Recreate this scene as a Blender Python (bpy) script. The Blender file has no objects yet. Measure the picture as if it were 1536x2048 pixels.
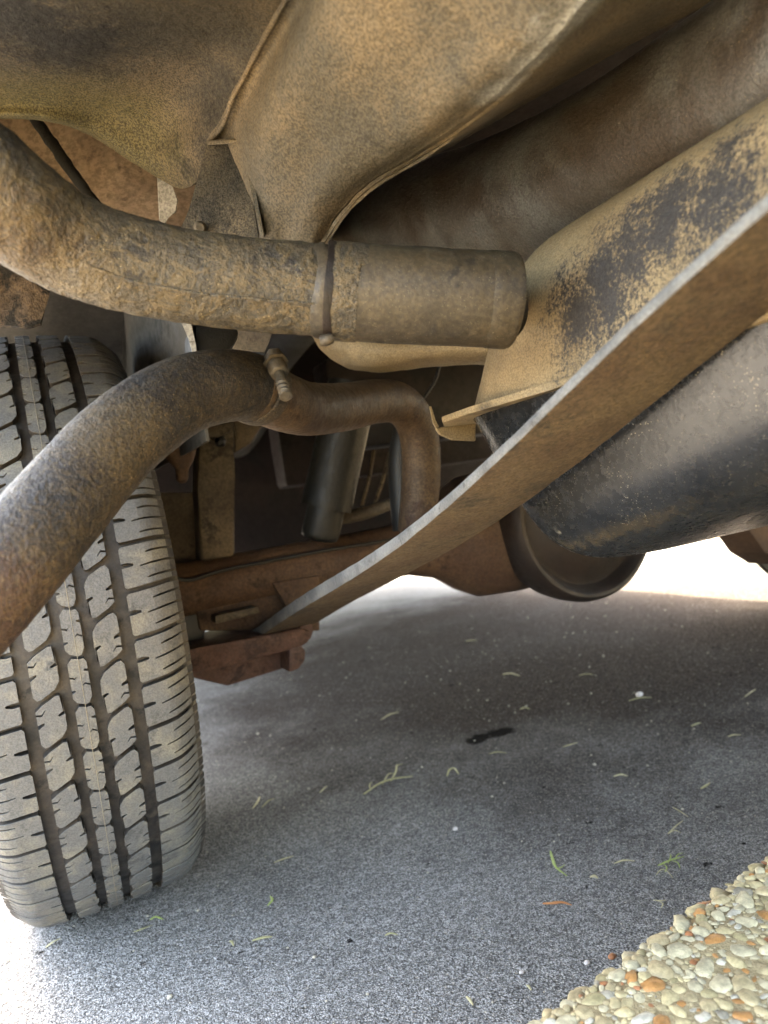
import bpy, bmesh, math, random
import numpy as np
from mathutils import Vector, Matrix, noise, geometry

random.seed(7); rng = np.random.default_rng(7)
scene = bpy.context.scene
col = scene.collection
R = math.radians

# ------------------------------------------------------------------ camera
CAM = Vector((-.003, 0, .495)); FPX = 1420.0            # focal length in pixels of the 1536 x 2048 photograph
YAW, PITCH, ROLL = R(25), R(-1), R(9)
_f = Vector((math.sin(YAW)*math.cos(PITCH), math.cos(YAW)*math.cos(PITCH), math.sin(PITCH)))
_r0 = Vector((math.cos(YAW), -math.sin(YAW), 0)); _u0 = _r0.cross(_f)
_r = _r0*math.cos(ROLL) - _u0*math.sin(ROLL); _u = _u0*math.cos(ROLL) + _r0*math.sin(ROLL)
cam = bpy.data.cameras.new('camera'); cam_o = bpy.data.objects.new('camera', cam); col.objects.link(cam_o)
cam_o.matrix_world = Matrix((( _r.x, _u.x, -_f.x, CAM.x), (_r.y, _u.y, -_f.y, CAM.y), (_r.z, _u.z, -_f.z, CAM.z), (0, 0, 0, 1)))
cam.sensor_fit = 'VERTICAL'; cam.sensor_height = 36; cam.lens = FPX/2048*36
cam.clip_start = .01; cam.clip_end = 2000
cam.dof.use_dof = True; cam.dof.focus_distance = .64; cam.dof.aperture_fstop = 6.2
scene.camera = cam_o

# ------------------------------------------------------------------ light
SUN_EL, SUN_AZ = R(60), R(11)                             # azimuth from +Y towards +X
world = bpy.data.worlds.new('World'); scene.world = world; world.use_nodes = True
wn = world.node_tree.nodes; wl = world.node_tree.links
sky = wn.new('ShaderNodeTexSky'); sky.sky_type = 'NISHITA'; sky.sun_disc = False
sky.sun_elevation = SUN_EL; sky.sun_rotation = SUN_AZ; sky.dust_density = 5.0; sky.ozone_density = .6
wl.new(sky.outputs[0], wn['Background'].inputs[0]); wn['Background'].inputs[1].default_value = .15
sl = bpy.data.lights.new('sun', 'SUN'); sl.energy = 2.2; sl.angle = R(.5); sl.color = (1, .95, .87)
so = bpy.data.objects.new('sun', sl); col.objects.link(so)
sd = Vector((math.sin(SUN_AZ)*math.cos(SUN_EL), math.cos(SUN_AZ)*math.cos(SUN_EL), math.sin(SUN_EL)))
so.rotation_euler = sd.to_track_quat('Z', 'Y').to_euler(); so.location = (6, 4, 8)
scene.view_settings.view_transform = 'Standard'; scene.view_settings.look = 'None'
scene.view_settings.gamma = 1; scene.view_settings.exposure = 5.0
scene.view_settings.use_white_balance = True; scene.view_settings.white_balance_temperature = 7500; scene.view_settings.white_balance_tint = 6
scene.render.engine = 'CYCLES'
scene.cycles.use_denoising = True; scene.cycles.max_bounces = 10; scene.cycles.diffuse_bounces = 6
scene.cycles.caustics_reflective = False; scene.cycles.caustics_refractive = False

# ------------------------------------------------------------------ measuring: a photo pixel met with a real plane or distance
def ray(x, y): return _f + _r*((x-768)/FPX) - _u*((y-1024)/FPX)
def at(x, y, d): return CAM + ray(x, y)*d
def on(x, y, ax, v):
    d = ray(x, y); return CAM + d*((v-CAM[ax])/d[ax])

# ------------------------------------------------------------------ materials
def lin(c):
    return tuple((v/255/12.92 if v <= 10 else ((v/255+.055)/1.055)**2.4) for v in c)
class NT:
    def __init__(s, name):
        s.m = bpy.data.materials.new(name); s.m.use_nodes = True
        s.n = s.m.node_tree.nodes; s.l = s.m.node_tree.links
        s.b = s.n['Principled BSDF']
        s.pos = s.n.new('ShaderNodeNewGeometry').outputs['Position']
    def mapped(s, scale=(1, 1, 1), rot=(0, 0, 0), src=None):
        q = s.n.new('ShaderNodeMapping'); q.inputs['Scale'].default_value = scale; q.inputs['Rotation'].default_value = rot
        s.l.new(src or s.pos, q.inputs[0]); return q.outputs[0]
    def uv(s):
        return s.n.new('ShaderNodeTexCoord').outputs['UV']
    def noise(s, scale, detail=5, rough=.6, dist=0, vec=None):
        q = s.n.new('ShaderNodeTexNoise'); q.inputs['Scale'].default_value = scale; q.inputs['Detail'].default_value = detail
        q.inputs['Roughness'].default_value = rough; q.inputs['Distortion'].default_value = dist
        s.l.new(vec or s.pos, q.inputs['Vector']); return q.outputs['Fac']
    def voro(s, scale, feature='F1', out='Distance', vec=None, rand=1):
        q = s.n.new('ShaderNodeTexVoronoi'); q.feature = feature; q.inputs['Scale'].default_value = scale
        q.inputs['Randomness'].default_value = rand
        s.l.new(vec or s.pos, q.inputs['Vector']); return q.outputs[out]
    def ramp(s, fac, a, b, lo=0., hi=1.):
        q = s.n.new('ShaderNodeMapRange'); q.interpolation_type = 'SMOOTHSTEP'
        for i, v in zip((1, 2, 3, 4), (a, b, lo, hi)): q.inputs[i].default_value = v
        s.l.new(fac, q.inputs[0]); return q.outputs[0]
    def math(s, op, a, b=None):
        q = s.n.new('ShaderNodeMath'); q.operation = op
        for i, v in enumerate((a, b)):
            if v is None: continue
            if isinstance(v, (int, float)): q.inputs[i].default_value = v
            else: s.l.new(v, q.inputs[i])
        return q.outputs[0]
    def mix(s, fac, a, b, mode='MIX'):
        q = s.n.new('ShaderNodeMix'); q.data_type = 'RGBA'; q.blend_type = mode; q.clamp_factor = True
        for i, v in ((0, fac), (6, a), (7, b)):
            if isinstance(v, (int, float)): q.inputs[i].default_value = v
            elif isinstance(v, tuple): q.inputs[i].default_value = (*v[:3], 1)
            else: s.l.new(v, q.inputs[i])
        return q.outputs[2]
    def bump(s, h, strength, dist, prev=None):
        q = s.n.new('ShaderNodeBump'); q.inputs['Strength'].default_value = strength; q.inputs['Distance'].default_value = dist
        s.l.new(h, q.inputs['Height'])
        if prev: s.l.new(prev, q.inputs['Normal'])
        return q.outputs[0]
    def done(s, color, rough=.8, metal=0, normal=None, spec=.4):
        for k, v in (('Base Color', color), ('Roughness', rough), ('Metallic', metal), ('Specular IOR Level', spec)):
            if isinstance(v, (int, float)): s.b.inputs[k].default_value = v
            elif isinstance(v, tuple): s.b.inputs[k].default_value = (*v[:3], 1)
            else: s.l.new(v, s.b.inputs[k])
        if normal: s.l.new(normal, s.b.inputs['Normal'])
        return s.m

VEIN = {}
def grime(name, dust, base, dark, big=9, patch=14, pthr=(.55, .66), mott=330, mott_amt=.6, bias=.5, soft=.15,
          rough=.8, rvar=.1, metal=0, spec=.35, fleck=0., fleck_col=(.5, .45, .35), bump1=.3, bump2=.25, stretch=None, streak=None, spots=()):
    """dirty metal: dust over paint or rust, dark worn patches, fine mottling and pale flecks"""
    t = NT(name)
    def calm(c, k=.30):
        g = .3*c[0]+.59*c[1]+.11*c[2]; return tuple((v+(g-v)*k)*.42 for v in c)
    dust, base, dark = calm(dust), calm(base), calm(dark)
    vec = t.mapped(stretch) if stretch else None
    a = t.ramp(t.noise(big, 6, .62, .4, vec), bias-soft, bias+soft)
    fine = t.noise(mott, 3, .65)
    mid = t.noise(mott*.36, 4, .7)
    a2 = t.math('ADD', a, t.math('MULTIPLY', t.math('SUBTRACT', mid, .5), 1.1*mott_amt))
    c = t.mix(a2, base, dust)
    p = t.ramp(t.math('ADD', t.noise(patch, 5, .65, .6), t.math('MULTIPLY', t.math('SUBTRACT', mid, .5), .35)), *pthr)
    c = t.mix(p, c, dark)
    for (pts, r, colr, amt, wob) in spots:                           # worn or stained places, and painted sheen, with an outline of their own
        k = None
        for q in pts:
            vd = t.n.new('ShaderNodeVectorMath'); vd.operation = 'DISTANCE'; vd.inputs[1].default_value = q; t.l.new(t.pos, vd.inputs[0])
            e = t.math('SUBTRACT', 1.0, t.math('DIVIDE', vd.outputs['Value'], r))
            k = e if k is None else t.math('MAXIMUM', k, e)
        k = t.math('ADD', k, t.math('MULTIPLY', t.math('SUBTRACT', t.noise(38, 8, .8), .5), wob*1.3))
        k = t.math('ADD', k, t.math('MULTIPLY', t.math('SUBTRACT', t.noise(330, 3, .7), .5), wob*1.1))
        c = t.mix(t.ramp(k, .0, .75, 0, amt), c, colr)
    m = t.ramp(fine, .38, .62, 1-mott_amt, 1+mott_amt*.55)
    mm = t.n.new('ShaderNodeCombineColor')
    for i in range(3): t.l.new(m, mm.inputs[i])
    c = t.mix(1.0, c, mm.outputs[0], 'MULTIPLY')
    if streak:
        sv = t.mapped(streak)
        c = t.mix(t.ramp(t.noise(1, 4, .6, 0, sv), .52, .66, 0, .55), c, dust)
    if name in VEIN:
        w, vc, vs = VEIN[name]
        q = t.math('ABSOLUTE', t.math('SUBTRACT', t.noise(vs, 6, .62, 1.6), .5))
        c = t.mix(t.math('MULTIPLY', t.ramp(q, .05, .0), w), c, vc)
        vb = t.ramp(q, .09, .0)
    if fleck:
        f = t.math('MULTIPLY', t.ramp(t.voro(420), .16, .08), t.ramp(t.noise(23, 3), .5, .62, .25, 1))
        c = t.mix(t.math('MULTIPLY', f, fleck), c, fleck_col)
    rr = t.ramp(mid, .3, .7, rough-rvar, rough+rvar)
    nrm = t.bump(fine, bump1, .0012)
    nrm = t.bump(mid, bump2, .004, nrm)
    if name in VEIN: nrm = t.bump(vb, .9*w, .003, nrm)
    return t.done(c, rr, metal, nrm, spec)

TAN = lin((176, 146, 92)); TAN2 = lin((158, 128, 76)); GREYTAN = lin((134, 126, 100))
M = {}
VEIN['crusted_filler_pipe'] = (.34, tuple(v*.38 for v in lin((168, 142, 92))), 34); VEIN['rusted_exhaust'] = (.25, tuple(v*.4 for v in lin((170, 140, 90))), 75)
M['body'] = grime('dusty_undercoat', lin((142, 119, 78)), lin((84, 75, 55)), lin((52, 47, 36)), big=7, patch=6, pthr=(.55, .7), mott=620, mott_amt=.62, spots=[([at(0, 205, .60), at(120, 225, .61), at(240, 265, .64)], .085, lin((78, 73, 40)), .6, .8), ([at(20, 40, .47), at(110, 70, .50)], .085, lin((24, 22, 19)), 1.0, 1.6)], rough=.75, bump1=.7, bump2=.45)
M['body2'] = grime('dusty_undercoat_streaked', lin((160, 133, 86)), lin((108, 98, 76)), lin((62, 58, 47)), big=8, patch=7, pthr=(.56, .7), mott=560, mott_amt=.45, spots=[([at(1190, -10, .35), at(1160, 30, .36), at(1110, 80, .37), at(1062, 125, .39), at(1000, 180, .415)], .024, lin((136, 136, 132)), .8, .5)], rough=.7, bump1=.5, bump2=.35)  # spots paint the sky sheen along the tunnel lip as pale colour
M['pipe'] = grime('crusted_filler_pipe', lin((110, 92, 56)), lin((76, 66, 46)), lin((50, 42, 32)), big=22, patch=20, pthr=(.54, .68), mott=480, spots=[([at(100, 530, .44), at(40, 490, .42)], .045, lin((74, 56, 36)), .5, 1.6), ([at(150, 590, .45)], .03, lin((92, 86, 76)), .7, 1.8)], mott_amt=.5, rough=.62, fleck=.8, fleck_col=lin((190, 170, 120)), bump1=.6, bump2=.7, spec=.5)
M['hose'] = grime('dusty_rubber_hose', lin((104, 86, 52)), lin((72, 60, 40)), lin((52, 45, 34)), big=15, patch=18, pthr=(.6, .7), mott=300, mott_amt=.3, rough=.55, fleck=.9, fleck_col=lin((170, 160, 130)), bump1=.2, bump2=.15, spec=.5)
M['exhaust'] = grime('rusted_exhaust', lin((76, 62, 44)), lin((45, 39, 34)), lin((54, 37, 28)), big=16, patch=13, pthr=(.56, .66), mott=520, spots=[([at(255, 860, .46), at(225, 905, .45)], .034, lin((74, 62, 42)), .7, 1.2), ([at(10, 1230, .38), at(-30, 1260, .38)], .05, lin((58, 38, 27)), .7, 1.4)], mott_amt=.55, rough=.6, fleck=.9, fleck_col=lin((185, 160, 115)), bump1=.8, bump2=.6, spec=.4)
M['exhaust_brown'] = grime('brown_exhaust', lin((128, 96, 56)), lin((98, 72, 46)), lin((84, 52, 34)), big=14, patch=16, mott=330, mott_amt=.35, rough=.6, fleck=.5, fleck_col=lin((200, 160, 90)), bump1=.4, bump2=.3)
M['tank_top'] = grime('dusty_tank_paint', lin((204, 172, 110)), lin((176, 147, 93)), lin((132, 116, 86)), big=12, patch=9.5, pthr=(.6, .7), mott=600, mott_amt=.3, spots=[([on(1160, 620, 0, .37), on(1200, 560, 0, .37), on(1210, 610, 0, .37), on(1270, 500, 0, .375), on(1330, 430, 0, .375), on(1430, 380, 0, .375)], .046, lin((38, 40, 45)), .92, 2.2), ([on(960, 860, 0, .36), on(990, 840, 0, .36)], .025, lin((28, 30, 33)), .9, .8)], rough=.65, bump1=.35, bump2=.25)
M['tank_black'] = grime('black_tank_paint', lin((50, 52, 56)), lin((32, 34, 38)), lin((24, 25, 28)), big=16, patch=14, mott=400, mott_amt=.25, rough=.25, rvar=.06, spots=[([on(1113+6*k, 1056+9*k, 0, .395) for k in range(5)], .0028, lin((120, 116, 106)), .9, .3), ([on(1135+12*k, 1098-3*k, 0, .405) for k in range(0, 34, 2)], .014, lin((70, 60, 42)), .5, 1.9), ([on(1152+7*k, 962+11*k, 0, .38) for k in range(9)], .0022, lin((96, 92, 80)), .8, .5)], fleck=1.0, fleck_col=lin((200, 190, 165)), bump1=.10, bump2=.03, spec=.6)
M['rail'] = grime('stained_frame_rail', lin((132, 134, 130)), lin((94, 78, 60)), lin((106, 64, 46)), big=9, patch=9, pthr=(.6, .72), mott=500, mott_amt=.35, rough=.45, fleck=.7, fleck_col=lin((165, 150, 110)), bump1=.3, bump2=.25, spec=.5)
M['rust'] = grime('rusty_axle', lin((128, 90, 54)), lin((100, 66, 42)), lin((66, 44, 30)), big=10, patch=12, pthr=(.57, .68), mott=240, mott_amt=.3, rough=.75, bump1=.3, bump2=.3)
M['rust_red'] = grime('red_oxide_rust', lin((118, 72, 48)), lin((96, 54, 36)), lin((72, 40, 28)), big=14, patch=15, mott=260, mott_amt=.25, rough=.75, bump1=.3, bump2=.2)
M['diff'] = grime('dark_axle_casting', lin((58, 41, 33)), lin((38, 26, 22)), lin((30, 21, 18)), big=9, patch=10, mott=200, mott_amt=.25, rough=.6, bump1=.3, bump2=.3)
M['spring_face'] = grime('rusty_spring_face', lin((126, 102, 66)), lin((108, 82, 54)), lin((90, 76, 56)), big=13, patch=16, mott=320, mott_amt=.4, rough=.7, fleck=.5, fleck_col=lin((200, 165, 100)), bump1=.45, bump2=.3, streak=(260, 14, 260))
M['spring_edge'] = grime('bare_spring_edge', lin((146, 146, 144)), lin((108, 109, 110)), lin((66, 65, 64)), big=22, patch=34, pthr=(.6, .72), mott=600, mott_amt=.25, rough=.6, metal=.0, bump1=.4, bump2=.3, spec=.5)
M['maroon'] = grime('dark_red_primer', lin((52, 30, 27)), lin((36, 18, 17)), lin((28, 18, 16)), big=6, patch=7, mott=200, mott_amt=.25, rough=.7)
M['bracket'] = grime('dull_bracket', lin((140, 120, 88)), lin((108, 90, 66)), lin((76, 64, 48)), big=12, patch=13, mott=300, mott_amt=.3, rough=.75)
M['shock'] = grime('olive_shock_tube', lin((38, 35, 25)), lin((28, 27, 21)), lin((21, 21, 19)), big=10, patch=12, mott=300, mott_amt=.2, rough=.55)
M['liner'] = grime('grey_wheel_liner', lin((104, 98, 88)), lin((74, 72, 70)), lin((60, 58, 56)), big=5, patch=6, mott=160, mott_amt=.12, rough=.7)
M['fender'] = grime('pinkish_inner_fender', lin((222, 188, 152)), lin((186, 152, 122)), lin((128, 102, 80)), big=10, patch=12, pthr=(.55, .68), mott=160, mott_amt=.3, rough=.8, streak=(60, 60, 12))
M['flap'] = grime('crusted_splash_flap', lin((134, 106, 76)), lin((86, 68, 50)), lin((40, 35, 31)), big=18, patch=17, pthr=(.47, .56), mott=400, mott_amt=.35, rough=.8, bump1=.6, bump2=.6)
M['chip'] = grime('torn_pale_liner', lin((205, 200, 188)), lin((170, 164, 150)), lin((120, 112, 98)), big=40, patch=50, mott=400, mott_amt=.3, rough=.85)
M['zinc'] = grime('dusty_zinc_bolt', lin((132, 114, 84)), lin((112, 102, 86)), lin((82, 66, 50)), big=40, patch=50, mott=400, mott_amt=.2, rough=.5, metal=.3)
M['rubber'] = grime('groove_rubber', lin((92, 80, 68)), lin((58, 53, 49)), lin((42, 40, 39)), big=20, patch=24, mott=200, mott_amt=.2, rough=.6, bump1=.1, bump2=.1)
M['tread'] = grime('dusty_tread_rubber', lin((152, 144, 124)), lin((122, 121, 119)), lin((98, 97, 96)), big=22, patch=26, pthr=(.56, .7), mott=520, mott_amt=.22, bias=.56, soft=.12, rough=.62, bump1=.35, bump2=.2)
M['sidewall'] = grime('dusty_sidewall', lin((128, 118, 94)), lin((92, 88, 80)), lin((70, 67, 62)), big=14, patch=18, mott=240, mott_amt=.25, rough=.65, bump1=.2, bump2=.1)
M['mould'] = NT('pale_mould_line').done(lin((112, 104, 90)), .8)
M['paint'] = NT('body_paint').done(lin((120, 116, 106)), .3)
M['black'] = NT('black_plastic').done(lin((20, 20, 20)), .55)

def asphalt():
    t = NT('fine_asphalt')
    f1 = t.noise(420, 3, .7); f2 = t.noise(60, 5, .65); big = t.noise(2.6, 4, .55, .4)
    def cells(sc):
        v = t.voro(sc); k = t.n.new('ShaderNodeSeparateColor'); t.l.new(t.voro(sc, out='Color'), k.inputs[0]); return v, k.outputs[0], k.outputs[1]
    v1, a1, b1 = cells(500); v2, a2, b2 = cells(260)
    g = t.math('ADD', t.math('MULTIPLY', a1, .5), t.math('MULTIPLY', a2, .5))
    c = t.mix(t.ramp(g, .15, .85), lin((116, 113, 110)), lin((178, 174, 169)))
    c = t.mix(t.ramp(v1, .35, .75, 0, .7), c, lin((52, 50, 48)))                   # binder between the stones
    c = t.mix(t.ramp(f2, .42, .68, 0, .45), c, lin((104, 101, 97)))
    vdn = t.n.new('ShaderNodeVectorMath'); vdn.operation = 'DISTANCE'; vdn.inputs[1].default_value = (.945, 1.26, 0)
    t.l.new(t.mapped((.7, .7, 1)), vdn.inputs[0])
    oil_shade = t.ramp(t.math('ADD', vdn.outputs['Value'], t.math('MULTIPLY', t.math('SUBTRACT', t.noise(4, 5, .6), .5), .7)), 1.12, .5, 0, .9)
    c = t.mix(oil_shade, c, t.mix(g, lin((32, 27, 24)), lin((68, 59, 52))))               # oily stain, spread wide to paint in the shade under the vehicle
    c = t.mix(t.ramp(big, .4, .7, 0, .12), c, lin((98, 96, 94)))
    pale = t.math('MULTIPLY', t.ramp(b1, .93, .95), t.ramp(v1, .55, .35))
    c = t.mix(t.math('MULTIPLY', pale, .6), c, lin((178, 168, 154)))
    p2 = t.math('MULTIPLY', t.ramp(b2, .975, .985), t.ramp(v2, .4, .3))
    c = t.mix(t.math('MULTIPLY', p2, .45), c, lin((205, 192, 172)))
    hole = None
    for q in (on(950, 1480, 2, 0), on(962, 1474, 2, 0), on(992, 1466, 2, 0), on(1006, 1462, 2, 0)):
        hv = t.n.new('ShaderNodeVectorMath'); hv.operation = 'DISTANCE'; hv.inputs[1].default_value = q; t.l.new(t.pos, hv.inputs[0])
        hole = hv.outputs['Value'] if hole is None else t.math('MINIMUM', hole, hv.outputs['Value'])
    c = t.mix(t.ramp(t.math('ADD', hole, t.math('MULTIPLY', t.math('SUBTRACT', f2, .5), .05)), .028, .016, 0, .9), c, lin((22, 20, 19)))   # tar spots
    pit = t.ramp(t.noise(24, 4, .6), .66, .72, 0, 1)
    c = t.mix(pit, c, lin((30, 28, 27)))                                            # open pits
    n = t.bump(v1, .6, .004); n = t.bump(v2, .5, .005, n); n = t.bump(f1, .4, .003, n); n = t.bump(f2, .5, .008, n)
    return t.done(c, t.ramp(a1, .1, .9, .7, .95), 0, n, .0)
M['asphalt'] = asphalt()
def concrete():
    t = NT('pale_concrete')
    f1 = t.noise(150, 4, .7); f2 = t.noise(5, 4, .6)
    c = t.mix(t.ramp(f1, .3, .7), lin((122, 106, 76)), lin((154, 136, 102)))
    c = t.mix(t.ramp(f2, .4, .7, 0, .4), c, lin((128, 118, 98)))
    n = t.bump(f1, .8, .004)
    return t.done(c, .9, 0, n, .3)
M['concrete'] = concrete()
def pebble(name, c, v=.25):
    t = NT(name)
    f = t.noise(160, 4, .65)
    lo = tuple(x*(1-v)*.46 for x in lin(c)); hi = tuple(min(1, x*(1+v)*.46) for x in lin(c))
    return t.done(t.mix(t.ramp(f, .35, .65), lo, hi), .6, 0, t.bump(t.noise(500, 3), .3, .0015), .4)
PEB = [pebble('cream_pebble', (218, 202, 164)), pebble('tan_pebble', (204, 182, 138)), pebble('orange_pebble', (206, 146, 84)),
       pebble('rust_pebble', (182, 118, 74)), pebble('white_pebble', (226, 214, 190)), pebble('grey_pebble', (176, 164, 142)),
       pebble('olive_pebble', (190, 172, 126)), pebble('buff_pebble', (222, 200, 150))]
def leafmat(name, c):
    t = NT(name); f = t.noise(300, 3)
    return t.done(t.mix(f, tuple(x*.7 for x in lin(c)), tuple(min(1, x*1.2) for x in lin(c))), .7, 0, None, .3)
M['straw'] = leafmat('dry_straw', (168, 158, 122)); M['clip'] = leafmat('yellow_green_clipping', (148, 141, 102)); M['sprig'] = leafmat('green_sprig', (140, 152, 84))
M['splinter'] = leafmat('orange_wood', (168, 112, 70)); M['bud'] = leafmat('white_bud', (190, 180, 172))

# ------------------------------------------------------------------ mesh helpers
def tag(o, label=None, cat=None, group=None, kind=None):
    for k, v in (('label', label), ('category', cat), ('group', group), ('kind', kind)):
        if v: o[k] = v
    return o
def link(name, me, mats, parent=None, smooth=True):
    for m in (mats if isinstance(mats, (list, tuple)) else [mats]): me.materials.append(m)
    if smooth: me.shade_smooth()
    o = bpy.data.objects.new(name, me); col.objects.link(o)
    if parent is not None:
        o.parent = parent; o.matrix_parent_inverse = Matrix.Translation(-world_loc(parent))
    return o
def world_loc(o):
    v = Vector(o.location)
    return v
def obj(name, verts, faces, mats, parent=None, smooth=True, sharp=None):
    me = bpy.data.meshes.new(name); me.from_pydata([tuple(v) for v in verts], [], faces); me.update()
    o = link(name, me, mats, parent, smooth)
    if sharp: me.set_sharp_from_angle(angle=R(sharp))
    return o
def bmobj(name, bm, mats, parent=None, smooth=True, sharp=35):
    bmesh.ops.recalc_face_normals(bm, faces=bm.faces)
    me = bpy.data.meshes.new(name); bm.to_mesh(me); bm.free()
    o = link(name, me, mats, parent, smooth)
    if smooth and sharp: me.set_sharp_from_angle(angle=R(sharp))
    return o
def cr(p0, p1, p2, p3, t):
    return .5*((2*p1) + (p2-p0)*t + (2*p0-5*p1+4*p2-p3)*t*t + (3*p1-p0-3*p2+p3)*t*t*t)
def spline(P, n):
    """Catmull-Rom through P (numpy k x d), n samples spread evenly over the knots"""
    P = np.asarray(P, float); k = len(P); Q = np.vstack([2*P[0]-P[1], P, 2*P[-1]-P[-2]]); out = []
    for s in np.linspace(0, k-1, n):
        i = min(int(s), k-2); out.append(cr(Q[i], Q[i+1], Q[i+2], Q[i+3], s-i))
    return np.array(out)
def tube(name, pts, mat, parent=None, n=80, sides=40, disp=None, caps=True):
    """pts: list of (Vector, radius); disp(point, t, angle) moves the skin outwards"""
    S = spline([[*p, r] for p, r in pts], n); C, rad = S[:, :3], S[:, 3]
    T = np.gradient(C, axis=0); T /= np.linalg.norm(T, axis=1)[:, None]
    N = np.cross(T[0], [0, 0, 1.]); 
    if np.linalg.norm(N) < .1: N = np.cross(T[0], [0, 1., 0])
    N /= np.linalg.norm(N); V = []; F = []
    for i in range(n):
        N = N - T[i]*(N@T[i]); N /= np.linalg.norm(N); B = np.cross(T[i], N)
        for j in range(sides):
            a = 2*math.pi*j/sides; d = N*math.cos(a) + B*math.sin(a)
            r = rad[i] + (disp(C[i]+d*rad[i], i/(n-1), a, d) if disp else 0)
            V.append(C[i]+d*r)
    for i in range(n-1):
        for j in range(sides):
            a, b = i*sides+j, i*sides+(j+1) % sides
            F.append((a, b, b+sides, a+sides))
    if caps:
        F.append(tuple(range(sides))[::-1]); F.append(tuple((n-1)*sides+j for j in range(sides)))
    o = obj(name, V, F, mat, parent); o.data.set_sharp_from_angle(angle=R(60)); return o
def sheet(name, rows, mat, parent=None, nu=80, nv=80, thick=.003, disp=None, back=None):
    """a smooth skin through rows of points, given a thickness on its far side"""
    A = np.array([spline(np.array([list(p) for p in r]), nv) for r in rows])
    G = np.array([spline(A[:, j], nu) for j in range(nv)]).transpose(1, 0, 2)   # nu x nv x 3
    du = np.gradient(G, axis=0); dv = np.gradient(G, axis=1); N = np.cross(du, dv); N /= np.linalg.norm(N, axis=2)[..., None]+1e-12
    c = np.array(CAM)
    if np.sum(N*(c-G)) < 0: N = -N
    if disp is not None:
        for i in range(nu):
            for j in range(nv): G[i, j] += N[i, j]*disp(G[i, j])
    V = list(G.reshape(-1, 3)) + list((G-N*thick).reshape(-1, 3)); F = []; o = nu*nv
    for i in range(nu-1):
        for j in range(nv-1):
            a = i*nv+j; F.append((a, a+1, a+nv+1, a+nv)); F.append((o+a, o+a+nv, o+a+nv+1, o+a+1))
    for i in range(nu-1):
        for j in (0, nv-1):
            a = i*nv+j; F.append((a, a+nv, o+a+nv, o+a) if j == 0 else (a+nv, a, o+a, o+a+nv))
    for j in range(nv-1):
        for i in (0, nu-1):
            a = i*nv+j; F.append((a+1, a, o+a, o+a+1) if i == 0 else (a, a+1, o+a+1, o+a))
    bm = bmesh.new()
    vs = [bm.verts.new(v) for v in V]
    for f in F: bm.faces.new([vs[k] for k in f])
    return bmobj(name, bm, mat, parent, True, 50)
def prism(name, poly, off, mat, parent=None, bevel=.002, seg=2):
    """a flat outline (list of Vectors) pushed along off, edges rounded"""
    bm = bmesh.new(); a = [bm.verts.new(p) for p in poly]; b = [bm.verts.new(p+Vector(off)) for p in poly]; n = len(a)
    bm.faces.new(a); bm.faces.new(b[::-1])
    for i in range(n): bm.faces.new((a[i], b[i], b[(i+1) % n], a[(i+1) % n]))
    if bevel: bmesh.ops.bevel(bm, geom=list(bm.edges), offset=bevel, segments=seg, affect='EDGES', profile=.5, clamp_overlap=True)
    return bmobj(name, bm, mat, parent)
def box(name, lo, hi, mat, parent=None, bevel=.003):
    x0, y0, z0 = lo; x1, y1, z1 = hi
    return prism(name, [Vector((x0, y0, z0)), Vector((x1, y0, z0)), Vector((x1, y0, z1)), Vector((x0, y0, z1))], (0, y1-y0, 0), mat, parent, bevel)
def flat(name, pix, Y, dy, mat, parent=None, bevel=.002):
    return prism(name, [on(x, y, 1, Y) for x, y in pix], (0, dy, 0), mat, parent, bevel)
def lathe(name, prof, axis, centre, mat, parent=None, sides=64, sharp=40):
    """prof: (along axis, radius) pairs"""
    bm = bmesh.new(); rings = []
    e = [Vector((0, 0, 1)), Vector((0, 0, 1)), Vector((1, 0, 0))][axis]; A = Vector([1 if i == axis else 0 for i in range(3)]); e2 = A.cross(e)
    for s, r in prof:
        rings.append([bm.verts.new(Vector(centre)+A*s+(e*math.cos(2*math.pi*k/sides)+e2*math.sin(2*math.pi*k/sides))*max(r, 1e-5)) for k in range(sides)])
    for a, b in zip(rings, rings[1:]):
        for k in range(sides): bm.faces.new((a[k], a[(k+1) % sides], b[(k+1) % sides], b[k]))
    return bmobj(name, bm, mat, parent, True, sharp)
def fbm(p, sc, oc=4):
    return noise.fractal(Vector(p)*sc, .9, 2.1, oc)

# ------------------------------------------------------------------ the setting
def ground():
    ex = [-400, -60, -8, -2] + list(np.linspace(-1.2, 2.6, 39)) + [4, 10, 60, 400]
    ey = [-400, -60, -8, -2] + list(np.linspace(-.4, 3.4, 39)) + [5, 10, 60, 400]
    V = []; F = []
    for y in ey:
        for x in ex:
            inside = -1.3 < x < 2.7 and -.5 < y < 3.5
            V.append((x, y, .004*noise.noise(Vector((x*2.3, y*2.3, 0))) if inside else 0))
    n = len(ex)
    for j in range(len(ey)-1):
        for i in range(n-1): F.append((j*n+i, j*n+i+1, (j+1)*n+i+1, (j+1)*n+i))
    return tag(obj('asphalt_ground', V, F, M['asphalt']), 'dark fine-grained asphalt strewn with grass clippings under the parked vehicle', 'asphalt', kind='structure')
asph = ground()
def far_pavement():
    o = obj('far_pavement', [(3.2, -30, .006), (60, -30, .006), (60, 60, .006), (3.2, 60, .006)], [(0, 1, 2, 3)], M['concrete'])
    return tag(o, 'sunlit pale concrete pavement beyond the far side of the vehicle', 'pavement', kind='structure')
far_pavement()

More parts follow.
